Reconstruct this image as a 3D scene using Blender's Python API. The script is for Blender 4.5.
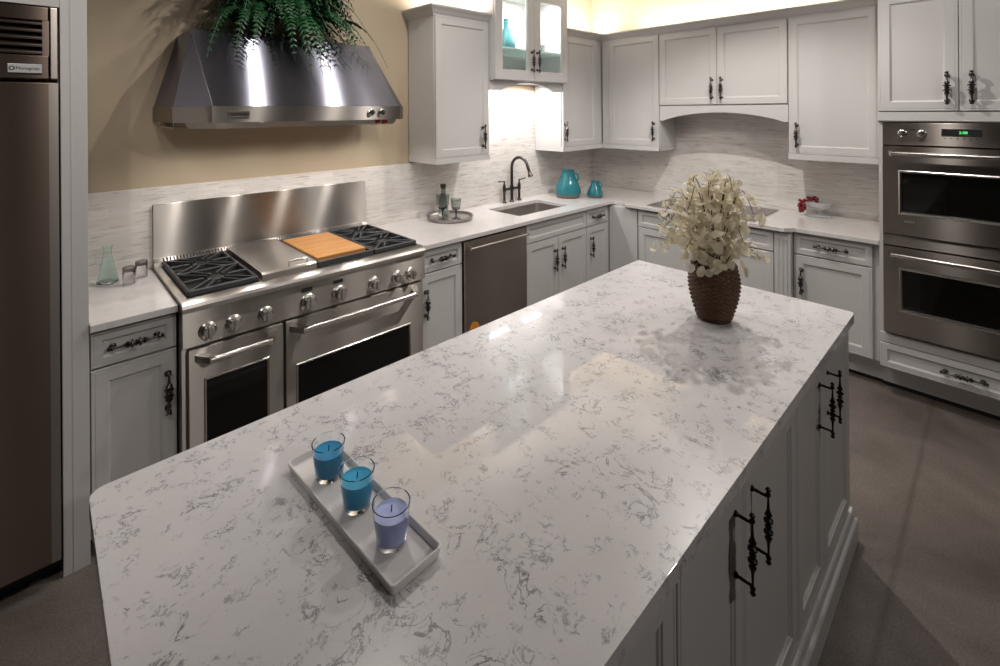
import bpy, bmesh, math, random
from mathutils import Vector, Matrix
PI = math.pi
for o in list(bpy.data.objects): bpy.data.objects.remove(o)
S = bpy.context.scene
COL = S.collection

# ------------------------------------------------------------------ camera
cd = bpy.data.cameras.new('camera'); cam = bpy.data.objects.new('camera', cd); COL.objects.link(cam)
cd.sensor_width = 36; cd.lens = 479.7658 / 1000 * 36
cd.shift_x = (500 - 477.9025) / 1000; cd.shift_y = -(333 - 110.8785) / 1000
cd.clip_start = .05; cd.clip_end = 60
yaw, roll = math.radians(47.4574), math.radians(-.3981)
cam.location = (-4.4046, -2.9747, 1.7159)
cam.rotation_euler = (Matrix.Rotation(yaw - PI/2, 3, 'Z') @ Matrix.Rotation(PI/2, 3, 'X') @ Matrix.Rotation(roll, 3, 'Z')).to_euler()
S.camera = cam

# ------------------------------------------------------------------ world, exposure
w = bpy.data.worlds.new('world'); S.world = w; w.use_nodes = True
w.node_tree.nodes['Background'].inputs[0].default_value = (1, .93, .86, 1)
w.node_tree.nodes['Background'].inputs[1].default_value = .25
S.view_settings.view_transform = 'Standard'; S.view_settings.look = 'None'
S.view_settings.exposure = 0.10; S.view_settings.gamma = 1; S.view_settings.use_curve_mapping = False

# ------------------------------------------------------------------ lights
WARM = (1, .945, .895); NEUT = (1, .96, .93)
def spot(name, loc, power, size=80, blend=.6, target=None, col=WARM, rad=.04):
    l = bpy.data.lights.new(name, 'SPOT'); l.energy = power; l.spot_size = math.radians(size); l.spot_blend = blend
    l.color = col; l.shadow_soft_size = rad
    o = bpy.data.objects.new(name, l); COL.objects.link(o); o.location = loc
    t = Vector(target if target else (loc[0], loc[1], 0)) - Vector(loc)
    o.rotation_euler = t.to_track_quat('-Z', 'Y').to_euler(); return o
def area(name, loc, sx, sy, power, rot=(0, 0, 0), col=NEUT):
    l = bpy.data.lights.new(name, 'AREA'); l.shape = 'RECTANGLE'; l.size = sx; l.size_y = sy; l.energy = power; l.color = col
    o = bpy.data.objects.new(name, l); COL.objects.link(o); o.location = loc; o.rotation_euler = rot; return o
spot('ceiling_and_fill_spot', (-1.4, -1.78, 2.93), 80, 128, .55, rad=.015)
spot('ceiling_and_fill_spot', (-3.25, -1.02, 2.93), 28, 150, .5, rad=.018)
spot('ceiling_and_fill_spot', (-2.62, -1.30, 2.93), 30, 150, .5, (-2.2, -.1, 1.2))
spot('ceiling_and_fill_spot', (-2.75, -2.40, 2.93), 12, 85, .5, (-1.7, -.6, .5))  # added fill to brighten the lower cabinet fronts
spot('ceiling_and_fill_spot', (-4.30, -1.35, 2.93), 18, 84, .6, (-4.2, -.45, .3))  # unseen fill, narrowed and aimed at the left cabinets and floor
spot('ceiling_and_fill_spot', (-4.95, -2.7, 2.93), 42, 62, .7, (-4.05, -.6, .55))  # added fill for the left base cabinet and refrigerator panel
spot('ceiling_and_fill_spot', (-1.75, -2.68, 2.93), 32, 160, .35)
spot('ceiling_and_fill_spot', (-3.1, -4.9, 2.93), 62, 120, .6, (-2.9, -2.2, .4))  # added frontal fill behind the camera, lifts island front and lower cabinets
for x in (-1.62, -1.20): area('sink_cabinet_light', (x, -.17, 1.94), .22, .04, 4.6, col=(1, .97, .95))
area('display_cabinet_light', (-1.40, -.362, 2.674), .7, .02, 13, col=(1, .98, .96))
TOPC = (1, .93, .84)
area('cabinet_top_light', (-1.40, -.16, 2.74), .8, .12, 9, rot=(PI, 0, 0), col=TOPC)
area('cabinet_top_light', (-2.12, -.16, 2.46), .4, .12, 8, rot=(PI, 0, 0), col=TOPC)
area('cabinet_top_light', (-.5, -.16, 2.46), .8, .12, 16, rot=(PI, 0, 0), col=TOPC)
area('cabinet_top_light', (-.16, -1.45, 2.46), .12, 1.8, 22, rot=(PI, 0, 0), col=TOPC)
for x in (-3.78, -3.45, -3.12, -2.80):
    spot('hood_lamp', (x, -.30, 1.635), 6, 150, .8, rad=.02)

# ------------------------------------------------------------------ materials
def mat(name, col, rough=.5, metal=0., **k):
    m = bpy.data.materials.new(name); m.use_nodes = True
    b = m.node_tree.nodes['Principled BSDF']
    b.inputs['Base Color'].default_value = (*col, 1); b.inputs['Roughness'].default_value = rough; b.inputs['Metallic'].default_value = metal
    for a, v in k.items():
        b.inputs[a.replace('_', ' ')].default_value = v
    return m
def N(m, t, **k):
    n = m.node_tree.nodes.new(t)
    for a, v in k.items():
        if a.startswith('i_'): n.inputs[a[2:].replace('_', ' ')].default_value = v
        else: setattr(n, a, v)
    return n
def L(m, a, b): m.node_tree.links.new(a, b)
def B(m): return m.node_tree.nodes['Principled BSDF']
def ramp(m, stops):
    r = N(m, 'ShaderNodeValToRGB'); e = r.color_ramp.elements
    while len(e) < len(stops): e.new(.5)
    for i, (p, c) in enumerate(stops): e[i].position = p; e[i].color = (*c, 1) if len(c) == 3 else c
    return r
def coords(m, scale=(1, 1, 1), kind='Object'):
    t = N(m, 'ShaderNodeTexCoord'); mp = N(m, 'ShaderNodeMapping'); mp.inputs['Scale'].default_value = scale
    L(m, t.outputs[kind], mp.inputs[0]); return mp.outputs[0]
def noise(m, vec, scale, detail=4, rough=.5, dist=0.):
    n = N(m, 'ShaderNodeTexNoise', i_Scale=scale, i_Detail=detail, i_Roughness=rough, i_Distortion=dist); L(m, vec, n.inputs['Vector']); return n
def mix(m, fac, a, b, mode='MIX'):
    n = N(m, 'ShaderNodeMix', data_type='RGBA', blend_type=mode)
    for s, v in ((0, fac), (6, a), (7, b)):
        if isinstance(v, (int, float)): n.inputs[s].default_value = v
        elif isinstance(v, tuple): n.inputs[s].default_value = (*v, 1)
        else: L(m, v, n.inputs[s])
    return n.outputs[2]
def bump(m, h, strength, dist=.001):
    b = N(m, 'ShaderNodeBump', i_Strength=strength, i_Distance=dist); L(m, h, b.inputs['Height']); L(m, b.outputs[0], B(m).inputs['Normal'])

PAINT = mat('painted_cabinet', (.56, .55, .54), .38)
n_ = noise(PAINT, coords(PAINT), 60, 3); bump(PAINT, n_.outputs[0], .04)

def steel(name, col, rough, an=.75, dark=None):
    m = mat(name, col, rough, 1.0); b = B(m)
    v = coords(m, (6, 6, 900)); n = noise(m, v, 1, 3)
    r = N(m, 'ShaderNodeMapRange', i_To_Min=rough * .95, i_To_Max=rough * 1.06); L(m, n.outputs[0], r.inputs[0]); L(m, r.outputs[0], b.inputs['Roughness'])
    g = N(m, 'ShaderNodeNewGeometry'); c = N(m, 'ShaderNodeVectorMath', operation='CROSS_PRODUCT'); c.inputs[1].default_value = (0, 0, 1)
    L(m, g.outputs['Normal'], c.inputs[0]); a = N(m, 'ShaderNodeVectorMath', operation='ADD'); a.inputs[1].default_value = (.02, .001, 0)
    L(m, c.outputs[0], a.inputs[0])
    gl = N(m, 'ShaderNodeBsdfAnisotropic', distribution='MULTI_GGX'); gl.inputs['Anisotropy'].default_value = an; gl.inputs['Rotation'].default_value = 0
    L(m, a.outputs[0], gl.inputs['Tangent']); L(m, r.outputs[0], gl.inputs['Roughness'])
    n2 = noise(m, coords(m, (1.2, 1.2, .6)), 2.5, 3)
    L(m, mix(m, n2.outputs[0], tuple(x * .86 for x in col), tuple(min(1, x * 1.1) for x in col)), gl.inputs['Color'])
    L(m, gl.outputs[0], m.node_tree.nodes['Material Output'].inputs['Surface']); m.node_tree.nodes.remove(b)
    return m
STEEL = steel('brushed_steel', (.42, .39, .36), .30, .74)
STEEL_BR = steel('bright_steel', (.50, .47, .44), .28, .5)
STEEL_MID = steel('dishwasher_steel', (.36, .325, .295), .33, .7)
OVENSTEEL = steel('oven_steel', (.36, .325, .295), .28, .74)
STEEL_DK = steel('dark_brushed_steel', (.22, .17, .14), .33, .7)
HOODSTEEL = steel('polished_hood_steel', (.36, .36, .43), .24, .76)
CHROME = mat('satin_chrome', (.62, .60, .57), .22, 1.0)
PEWTER = mat('antique_pewter', (.13, .115, .105), .32, 1.0)
BLACKMETAL = mat('oil_rubbed_bronze', (.025, .021, .02), .36, .8)
FAUCETM = mat('brushed_bronze', (.085, .073, .065), .3, 1.0)
IRON = mat('cast_iron', (.035, .037, .04), .42, .0)
IRON_EDGE = IRON
BLACKGLASS = mat('oven_glass', (.004, .004, .004), .05, .0)
BLACKGLASS.node_tree.nodes['Principled BSDF'].inputs['Specular IOR Level'].default_value = .35
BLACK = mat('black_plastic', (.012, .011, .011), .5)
DARKGAP = mat('dark_recess', (.01, .009, .008), .7)
RED = mat('red_switch', (.35, .01, .01), .35)
GREEN = mat('display_digits', (.05, .4, .1), .4); B(GREEN).inputs['Emission Color'].default_value = (.15, 1, .3, 1); B(GREEN).inputs['Emission Strength'].default_value = 1.2
ORANGE = mat('orange_sticker', (.75, .28, .02), .5)
WOOD = mat('maple_board', (.62, .33, .12), .42)
n_ = noise(WOOD, coords(WOOD, (2, 40, 10)), 2, 4); r_ = ramp(WOOD, [(.3, (.40, .17, .045)), (.7, (.56, .28, .09))]); L(WOOD, n_.outputs[0], r_.inputs[0]); L(WOOD, r_.outputs[0], B(WOOD).inputs['Base Color'])

def quartz(name, amount, tint=(.655, .635, .64)):
    m = mat(name, tint, .28); b = B(m); b.inputs['Coat Weight'].default_value = .75; b.inputs['Coat Roughness'].default_value = .025; b.inputs['Coat IOR'].default_value = 1.6; b.inputs['Specular IOR Level'].default_value = .3
    v = coords(m)
    n0 = noise(m, v, 2.2, 4, .6); ad = N(m, 'ShaderNodeMix', data_type='VECTOR'); ad.inputs[0].default_value = .05
    L(m, v, ad.inputs[4]); L(m, n0.outputs['Color'], ad.inputs[5]); wv = ad.outputs[1]
    # thin broken veins: |noise-.5| close to zero, only inside cloudy areas
    def vein(scale, width, mlo, mhi, det=6, dist=.8):
        n = noise(m, wv, scale, det, .62, dist)
        s = N(m, 'ShaderNodeMath', operation='SUBTRACT'); s.inputs[1].default_value = .5; L(m, n.outputs[0], s.inputs[0])
        a = N(m, 'ShaderNodeMath', operation='ABSOLUTE'); L(m, s.outputs[0], a.inputs[0])
        r = N(m, 'ShaderNodeMapRange'); r.inputs[1].default_value = width; r.inputs[2].default_value = 0; L(m, a.outputs[0], r.inputs[0])
        k = noise(m, v, scale * .45 + 1.7, 4, .65); q = N(m, 'ShaderNodeMapRange'); q.inputs[1].default_value = mlo; q.inputs[2].default_value = mhi; L(m, k.outputs[0], q.inputs[0])
        p = N(m, 'ShaderNodeMath', operation='MULTIPLY'); L(m, r.outputs[0], p.inputs[0]); L(m, q.outputs[0], p.inputs[1]); return p.outputs[0]
    v1 = vein(17, .022, .52, .60); v2 = vein(40, .048, .53, .60)
    cl = noise(m, v, 9, 5, .6); base = mix(m, cl.outputs[0], tuple(x * .90 for x in tint), tuple(min(1, x * 1.07) for x in tint))
    sp = noise(m, v, 260, 2); spr = N(m, 'ShaderNodeMapRange'); spr.inputs[1].default_value = .62; spr.inputs[2].default_value = .8; spr.inputs[4].default_value = .25; L(m, sp.outputs[0], spr.inputs[0])
    base = mix(m, spr.outputs[0], base, (.45, .43, .42))
    f1 = N(m, 'ShaderNodeMath', operation='MULTIPLY'); f1.inputs[1].default_value = amount; L(m, v1, f1.inputs[0])
    f2 = N(m, 'ShaderNodeMath', operation='MULTIPLY'); f2.inputs[1].default_value = amount * .8; L(m, v2, f2.inputs[0])
    c = mix(m, f1.outputs[0], base, (.10, .095, .115)); c = mix(m, f2.outputs[0], c, (.15, .145, .165))
    L(m, c, b.inputs['Base Color']); return m
QUARTZ = quartz('veined_quartz', .9)
QUARTZ2 = quartz('pale_quartz', .25, (.66, .63, .62))

def mosaic():
    m = mat('strip_mosaic', (.6, .56, .52), .4); b = B(m)
    t = N(m, 'ShaderNodeTexCoord'); s = N(m, 'ShaderNodeSeparateXYZ'); L(m, t.outputs['Object'], s.inputs[0])
    a = N(m, 'ShaderNodeMath', operation='ADD'); L(m, s.outputs[0], a.inputs[0]); L(m, s.outputs[1], a.inputs[1])
    c = N(m, 'ShaderNodeCombineXYZ'); L(m, a.outputs[0], c.inputs[0]); L(m, s.outputs[2], c.inputs[1])
    br = N(m, 'ShaderNodeTexBrick', i_Scale=1.0, offset=.37, offset_frequency=2, squash=1.6, squash_frequency=3)
    br.inputs['Brick Width'].default_value = .13; br.inputs['Row Height'].default_value = .0145; br.inputs['Mortar Size'].default_value = .0006
    br.inputs['Color1'].default_value = (.64, .60, .56, 1); br.inputs['Color2'].default_value = (.72, .70, .675, 1); br.inputs['Mortar'].default_value = (.58, .54, .50, 1)
    L(m, c.outputs[0], br.inputs['Vector'])
    mp = N(m, 'ShaderNodeMapping'); mp.inputs['Scale'].default_value = (7, 62, 1); L(m, c.outputs[0], mp.inputs[0])
    n = noise(m, mp.outputs[0], 1.1, 4, .6); r = N(m, 'ShaderNodeMapRange'); r.inputs[1].default_value = .54; r.inputs[2].default_value = .74; r.inputs[4].default_value = .85; L(m, n.outputs[0], r.inputs[0])
    n2 = noise(m, c.outputs[0], 3, 3); tint = mix(m, n2.outputs[0], (.42, .30, .19), (.30, .27, .26))
    col = mix(m, r.outputs[0], br.outputs[0], tint); L(m, col, b.inputs['Base Color']); bump(m, br.outputs['Fac'], -.25, .001); return m
MOSAIC = mosaic()
WALL = mat('beige_wall', (.40, .315, .205), .6)
n_ = noise(WALL, coords(WALL), 2.5, 4); L(WALL, mix(WALL, n_.outputs[0], (.41, .33, .23), (.47, .385, .275)), B(WALL).inputs['Base Color'])
CEIL = mat('dim_grey_ceiling', (.27, .26, .25), .8)
FLOOR = mat('polished_concrete', (.13, .11, .1), .3)
v_ = coords(FLOOR); n1 = noise(FLOOR, v_, 1.6, 6, .65, .5); n2 = noise(FLOOR, v_, 140, 3)
r1 = ramp(FLOOR, [(.32, (.095, .08, .072)), (.68, (.205, .178, .165))]); L(FLOOR, n1.outputs[0], r1.inputs[0])
c_ = mix(FLOOR, n2.outputs[0], (.35, .35, .35), (1.6, 1.57, 1.5)); c_ = mix(FLOOR, 1.0, r1.outputs[0], c_, 'MULTIPLY')
sx = N(FLOOR, 'ShaderNodeSeparateXYZ'); L(FLOOR, v_, sx.inputs[0])
def absd(val, at, wd):
    s = N(FLOOR, 'ShaderNodeMath', operation='SUBTRACT'); s.inputs[1].default_value = at; L(FLOOR, val, s.inputs[0])
    a = N(FLOOR, 'ShaderNodeMath', operation='ABSOLUTE'); L(FLOOR, s.outputs[0], a.inputs[0])
    r = N(FLOOR, 'ShaderNodeMapRange'); r.inputs[1].default_value = wd; r.inputs[2].default_value = 0; r.inputs[4].default_value = .45; L(FLOOR, a.outputs[0], r.inputs[0]); return r.outputs[0]
c_ = mix(FLOOR, absd(sx.outputs[1], -2.70, .016), c_, (.05, .043, .038))
L(FLOOR, c_, B(FLOOR).inputs['Base Color'])
WHITECER = mat('white_ceramic', (.80, .77, .76), .16)
def glass(name, col=(1, 1, 1), rough=.0, ior=1.45):
    return mat(name, col, rough, 0, Transmission_Weight=1.0, IOR=ior)
CLEAR = glass('clear_glass', ior=1.35); PANE = glass('door_pane_glass', (.97, 1, .99), 0, 1.2)
GREENGL = glass('green_glass', (.87, .975, .94)); SMOKE = glass('smoked_glass', (.60, .64, .62)); JARGL = glass('jar_glass', (.95, .94, .94), .12, 1.25)
TEAL = mat('teal_glaze', (.035, .30, .33), .07); n_ = noise(TEAL, coords(TEAL), 14, 4); L(TEAL, mix(TEAL, n_.outputs[0], (.010, .075, .12), (.04, .26, .28)), B(TEAL).inputs['Base Color'])
VASEBASE = mat('brown_vase_foot', (.20, .13, .11), .4)
WAX_A = mat('deep_blue_wax', (.0, .26, .52), .45); WAX_B = mat('blue_wax', (.01, .38, .66), .45); WAX_C = mat('periwinkle_wax', (.46, .54, .90), .45)
for m_ in (WAX_A, WAX_B, WAX_C): B(m_).inputs['Subsurface Weight'].default_value = .15; B(m_).inputs['Subsurface Radius'].default_value = (.01, .01, .01)
WICK = mat('wick', (.05, .05, .06), .8)
PETAL = mat('papery_petal', (.80, .76, .62), .6)
n_ = noise(PETAL, coords(PETAL), 22, 3); pc_ = mix(PETAL, n_.outputs[0], (.74, .67, .50), (.93, .89, .76)); L(PETAL, pc_, B(PETAL).inputs['Base Color'])
tr_ = N(PETAL, 'ShaderNodeBsdfTranslucent'); L(PETAL, pc_, tr_.inputs[0]); mx_ = N(PETAL, 'ShaderNodeMixShader'); mx_.inputs[0].default_value = .45
L(PETAL, B(PETAL).outputs[0], mx_.inputs[1]); L(PETAL, tr_.outputs[0], mx_.inputs[2]); L(PETAL, mx_.outputs[0], PETAL.node_tree.nodes['Material Output'].inputs['Surface'])
TWIG = mat('dark_twig', (.06, .03, .025), .6)
FERN = mat('fern_green', (.012, .10, .03), .5); n_ = noise(FERN, coords(FERN), 9, 3); L(FERN, mix(FERN, n_.outputs[0], (.003, .022, .006), (.012, .085, .022)), B(FERN).inputs['Base Color'])
GRAPE = mat('red_grape', (.16, .006, .012), .2)
SILVER = mat('aged_silver', (.42, .38, .36), .3, 1.0)
COOKGLASS = mat('cooktop_glass', (.10, .075, .062), .15)

def wicker():
    m = mat('dark_wicker', (.05, .025, .015), .5); b = B(m)
    n = noise(m, coords(m, (1, 1, 2.5)), 60, 3, .7); L(m, mix(m, n.outputs[0], (.006, .003, .002), (.19, .08, .032)), b.inputs['Base Color']); return m
WICKER = wicker()

# ------------------------------------------------------------------ mesh helpers
class MB:
    def __init__(s): s.b = bmesh.new()
    def quad(s, *p, flip=False):
        vs = [s.b.verts.new(q) for q in p]
        if flip: vs = vs[::-1]
        s.b.faces.new(vs)
    def box(s, x0, x1, y0, y1, z0, z1, bev=0., seg=2, M=None):
        x0, x1 = sorted((x0, x1)); y0, y1 = sorted((y0, y1)); z0, z1 = sorted((z0, z1))
        v = [s.b.verts.new((x, y, z)) for z in (z0, z1) for y in (y0, y1) for x in (x0, x1)]
        fs = [s.b.faces.new([v[i] for i in f]) for f in ((0, 2, 3, 1), (4, 5, 7, 6), (0, 1, 5, 4), (2, 6, 7, 3), (0, 4, 6, 2), (1, 3, 7, 5))]
        if M is not None:
            for q in v: q.co = M @ q.co
        if bev > 0:
            es = list({e for f in fs for e in f.edges})
            bmesh.ops.bevel(s.b, geom=es, offset=bev, segments=seg, affect='EDGES', profile=.6, clamp_overlap=True)
        return s
    def lathe(s, prof, seg=24, M=None, close=False):
        """prof: list of (r, z)"""
        rings = []
        for r, z in prof:
            if r < 1e-6:
                q = s.b.verts.new((0, 0, z)); rings.append([q])
            else: rings.append([s.b.verts.new((r * math.cos(2*PI*i/seg), r * math.sin(2*PI*i/seg), z)) for i in range(seg)])
        if M is not None:
            for rg in rings:
                for q in rg: q.co = M @ q.co
        pairs = list(zip(rings, rings[1:])) + ([(rings[-1], rings[0])] if close else [])
        for a, c in pairs:
            for i in range(seg):
                j = (i + 1) % seg
                if len(a) == 1 and len(c) == 1: continue
                if len(a) == 1: s.b.faces.new((a[0], c[j], c[i]))
                elif len(c) == 1: s.b.faces.new((a[i], a[j], c[0]))
                else: s.b.faces.new((a[i], a[j], c[j], c[i]))
        return s
    def tube(s, pts, r, seg=8, caps=True):
        pts = [Vector(p) for p in pts]; n = len(pts); rr = r if isinstance(r, (list, tuple)) else [r]*n
        up = Vector((0, 0, 1)); rings = []; prev = None
        for i, p in enumerate(pts):
            d = (pts[min(i+1, n-1)] - pts[max(i-1, 0)]).normalized()
            if prev is None:
                a = d.cross(up)
                if a.length < .05: a = d.cross(Vector((1, 0, 0)))
            else: a = prev - d * prev.dot(d)
            a.normalize(); prev = a; c = d.cross(a)
            rings.append([s.b.verts.new(p + rr[i] * (a * math.cos(2*PI*k/seg) + c * math.sin(2*PI*k/seg))) for k in range(seg)])
        for a, c in zip(rings, rings[1:]):
            for k in range(seg): s.b.faces.new((a[k], a[(k+1) % seg], c[(k+1) % seg], c[k]))
        if caps: s.b.faces.new(rings[0][::-1]); s.b.faces.new(rings[-1])
        return s
    def poly(s, pts, z0, z1, holes=()):
        es = []
        for loop in (pts, *holes):
            vs = [s.b.verts.new((x, y, z1)) for x, y in loop]
            es += [s.b.edges.new((vs[i], vs[(i+1) % len(vs)])) for i in range(len(vs))]
        g = bmesh.ops.triangle_fill(s.b, use_beauty=True, edges=es)
        fs = [f for f in g['geom'] if isinstance(f, bmesh.types.BMFace)]
        ex = bmesh.ops.extrude_face_region(s.b, geom=fs)
        for q in ex['geom']:
            if isinstance(q, bmesh.types.BMVert): q.co.z = z0
        return s
    def prism(s, pts, fn0, fn1):
        """pts 2D outline; fn0/fn1 map a 2D point to the two end positions"""
        a = [s.b.verts.new(fn0(p)) for p in pts]; c = [s.b.verts.new(fn1(p)) for p in pts]; n = len(pts)
        s.b.faces.new(a); s.b.faces.new(c[::-1])
        for i in range(n): s.b.faces.new((a[i], c[i], c[(i+1) % n], a[(i+1) % n]))
        return s
    def rings(s, x0, x1, z0, z1, prof, hole=False):
        """a panel facing -y: concentric rectangles, prof = [(inset, y)]"""
        R = []
        for i, y in prof:
            R.append([s.b.verts.new(p) for p in ((x0+i, y, z0+i), (x1-i, y, z0+i), (x1-i, y, z1-i), (x0+i, y, z1-i))])
        for a, c in zip(R, R[1:]):
            for k in range(4): s.b.faces.new((a[k], a[(k+1) % 4], c[(k+1) % 4], c[k]))
        if hole:
            a, c = R[-1], R[0]
            for k in range(4): s.b.faces.new((a[k], a[(k+1) % 4], c[(k+1) % 4], c[k]))
        else: s.b.faces.new(R[-1]); s.b.faces.new(R[0][::-1])
        return s
    def mesh(s, name, m, smooth=None, fix=True):
        if fix: bmesh.ops.recalc_face_normals(s.b, faces=s.b.faces[:])
        me = bpy.data.meshes.new(name); s.b.to_mesh(me); s.b.free()
        for x in (m if isinstance(m, (list, tuple)) else [m]): me.materials.append(x)
        if smooth is not None:
            me.polygons.foreach_set('use_smooth', [True]*len(me.polygons))
            me.set_sharp_from_angle(angle=math.radians(smooth))
        me.update(); return me
    def build(s, name, m, parent=None, loc=(0, 0, 0), rot=(0, 0, 0), smooth=None, fix=True):
        return put(name, s.mesh(name, m, smooth, fix), parent, loc, rot)
def put(name, me, parent=None, loc=(0, 0, 0), rot=(0, 0, 0)):
    o = bpy.data.objects.new(name, me); COL.objects.link(o); o.location = loc; o.rotation_euler = rot
    if parent: o.parent = parent
    return o
def tag(o, label, cat, group=None):
    o['label'] = label; o['category'] = cat
    if group: o['group'] = group
    return o
def thing(name, label, cat, loc=(0, 0, 0), rz=0., group=None):
    o = bpy.data.objects.new(name, None); COL.objects.link(o); o.location = loc; o.rotation_euler = (0, 0, rz); o.empty_display_size = .1
    return tag(o, label, cat, group)
def struct(o, label=None):
    o['kind'] = 'structure'
    if label: o['label'] = label
    return o
def copy_tree(o, parent=None):
    c = o.copy(); COL.objects.link(c)
    if parent: c.parent = parent
    for ch in list(o.children): copy_tree(ch, c)
    return c
def bevmod(o, w=.003, seg=2, ang=40):
    b = o.modifiers.new('bevel', 'BEVEL'); b.width = w; b.segments = seg; b.limit_method = 'ANGLE'; b.angle_limit = math.radians(ang); return o
def text_mesh(name, body, size, m, parent, loc, rot=(PI/2, 0, 0), ext=.0006):
    c = bpy.data.curves.new(name, 'FONT'); c.body = body; c.size = size; c.extrude = ext; c.align_x = 'CENTER'; c.align_y = 'CENTER'
    o = bpy.data.objects.new(name, c); COL.objects.link(o)
    me = bpy.data.meshes.new_from_object(o.evaluated_get(bpy.context.evaluated_depsgraph_get()))
    bpy.data.objects.remove(o); me.materials.clear(); me.materials.append(m)
    return put(name, me, parent, loc, rot)

# ------------------------------------------------------------------ the room
RX0, RY0, H = -6.2, -6.2, 3.0
struct(MB().box(RX0, .1, RY0, .1, -.1, 0).build('floor', FLOOR), 'polished brown concrete floor')
struct(MB().box(RX0, .1, RY0, .1, H, H+.1).build('ceiling', CEIL))
struct(MB().box(RX0, .1, 0, .1, 0, H).build('wall_back', WALL), 'beige painted wall behind the range and sink')
struct(MB().box(0, .1, RY0, 0, 0, H).build('wall_right', WALL), 'beige painted wall behind the cooktop and ovens')
SHOW = mat('dim_showroom_wall', (.13, .11, .10), .7)
struct(MB().box(RX0-.1, RX0, RY0, .1, 0, H).build('wall_left', SHOW))
struct(MB().box(RX0, .1, RY0-.1, RY0, 0, H).build('wall_front', SHOW))
b = MB().box(-4.263, -1.862, -.010, 0, .9145, 1.331).box(-1.862, -.958, -.010, 0, .9145, 1.90).box(-.958, 0, -.010, 0, .9145, 1.343)
struct(b.build('trim_1', MOSAIC), 'pale strip mosaic backsplash behind the range and sink')
b = MB().box(-.010, 0, -.010, -.9225, .9145, 1.343).box(-.010, 0, -.9225, -1.916, .9145, 1.745).box(-.010, 0, -1.916, -2.468, .9145, 1.343)
struct(b.build('trim_2', MOSAIC), 'pale strip mosaic backsplash behind the cooktop')

# ------------------------------------------------------------------ shared cabinet parts
DOORP = [(0, 0), (0, -.0185), (.0015, -.020), (.009, -.020), (.010, -.0185), (.012, -.0185), (.013, -.020), (.052, -.020), (.054, -.016), (.057, -.015), (.060, -.010)]
DRAWP = [(0, 0), (0, -.0185), (.0015, -.020), (.007, -.020), (.008, -.0187), (.0095, -.0187), (.0105, -.020), (.033, -.020), (.035, -.016), (.038, -.015), (.041, -.010)]
def turned(h, k=1.):
    """profile of an ornate turned pull, half length h"""
    p = [(0, h), (.0040, h-.001), (.0074, h-.006), (.0036, h-.011), (.0066, h-.015), (.0066, h-.019), (.0028, h-.023), (.0028, h-.034), (.0040, .040), (.0076, .031), (.0098, .027), (.0052, .022),
         (.0052, .020), (.0118, .0155), (.0118, .011), (.0052, .0070), (.0060, .004), (.0092, 0)]
    q = [(r, -z) for r, z in p[:-1]][::-1]
    return [(r * k, z) for r, z in p + q]
def pull_mesh(name, m, length, horizontal, k=1., proj=.034):
    h = length/2; R = Matrix.Rotation(PI/2, 4, 'Y') if horizontal else Matrix.Identity(4)
    T = Matrix.Translation((0, -proj, 0)) @ R
    b = MB().lathe(turned(h, k), 14, T)
    for sgn in (-1, 1):
        c = Vector((sgn*(h-.022), 0, 0)) if horizontal else Vector((0, 0, sgn*(h-.022)))
        M = Matrix.Translation(c) @ Matrix.Rotation(PI/2, 4, 'X')
        b.lathe([(0, -.001), (.0085*k, -.001), (.0085*k, .003), (.0045*k, .006), (.0040*k, proj)], 12, M)
    return b.mesh(name, m, 50)
PULL_V = pull_mesh('pull_vertical', PEWTER, .185, False, 1.5, .028); PULL_H = pull_mesh('pull_horizontal', PEWTER, .19, True, 1.4, .028)
PULL_HS = pull_mesh('pull_horizontal_short', PEWTER, .16, True, 1.4, .028)
PULL_I = pull_mesh('pull_island', BLACKMETAL, .182, False, .85, .036)
PULL_S = pull_mesh('pull_small', PEWTER, .178, False, 1.45, .028)

def door(root, x0, x1, z0, z1, y, hx=None, hz=None, pull=None, prof=DOORP, name='door'):
    d = MB().rings(x0, x1, z0, z1, prof).build(name, PAINT, root, (0, y, 0))
    if hx is not None: put('handle', pull or PULL_V, d, (hx, -.020, hz))
    return d
def drawer(root, x0, x1, z0, z1, y, pull=PULL_H, handle=True, hz=None):
    d = MB().rings(x0, x1, z0, z1, DRAWP).build('drawer_front', PAINT, root, (0, y, 0))
    if handle: put('handle', pull, d, ((x0+x1)/2, -.012, hz if hz else (z0+z1)/2))
    return d
def pilaster(root, x0, x1, z0, z1, y):
    b = MB().box(x0, x1, y, y+.018, z0, z1, .001, 1)
    n = 3; w = (x1-x0-.02)/n
    for i in range(n):
        c = x0+.01+w*(i+.5); b.tube([(c, y-.0005, z0+.05), (c, y-.0005, z1-.04)], w*.28, 8)
    return b.build('fluted_filler', PAINT, root)

# frames: wall A things use rz=0 with x to the right; wall B things use rz=-90deg, so local x runs to the viewer's right
RB = -PI/2
TOE = .16
def base_cab(label, loc, w, depth, rz=0., toe_in=.07, group='grey base cabinets under the counters'):
    """root at back left corner; carcass to -depth"""
    r = thing('base_cabinet', label, 'cabinet', loc, rz, group)
    MB().box(.0, w, -depth, -.012, TOE, .8835, .0015, 1).build('body', PAINT, r)
    tk = MB().box(.0, w, -depth+toe_in, -.03, .026, TOE).build('toe_kick', PAINT, r)
    MB().box(.0, w, -depth+toe_in+.012, -.03, 0, .026).build('base_shadow_strip', BLACK, tk)  # black strip stands in for the shade gap under the toe kick
    return r
FY = .60
# left of range
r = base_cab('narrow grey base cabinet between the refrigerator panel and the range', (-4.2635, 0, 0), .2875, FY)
drawer(r, .004, .285, .736, .870, -FY); door(r, .004, .285, .168, .727, -FY, .253, .56)
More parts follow.
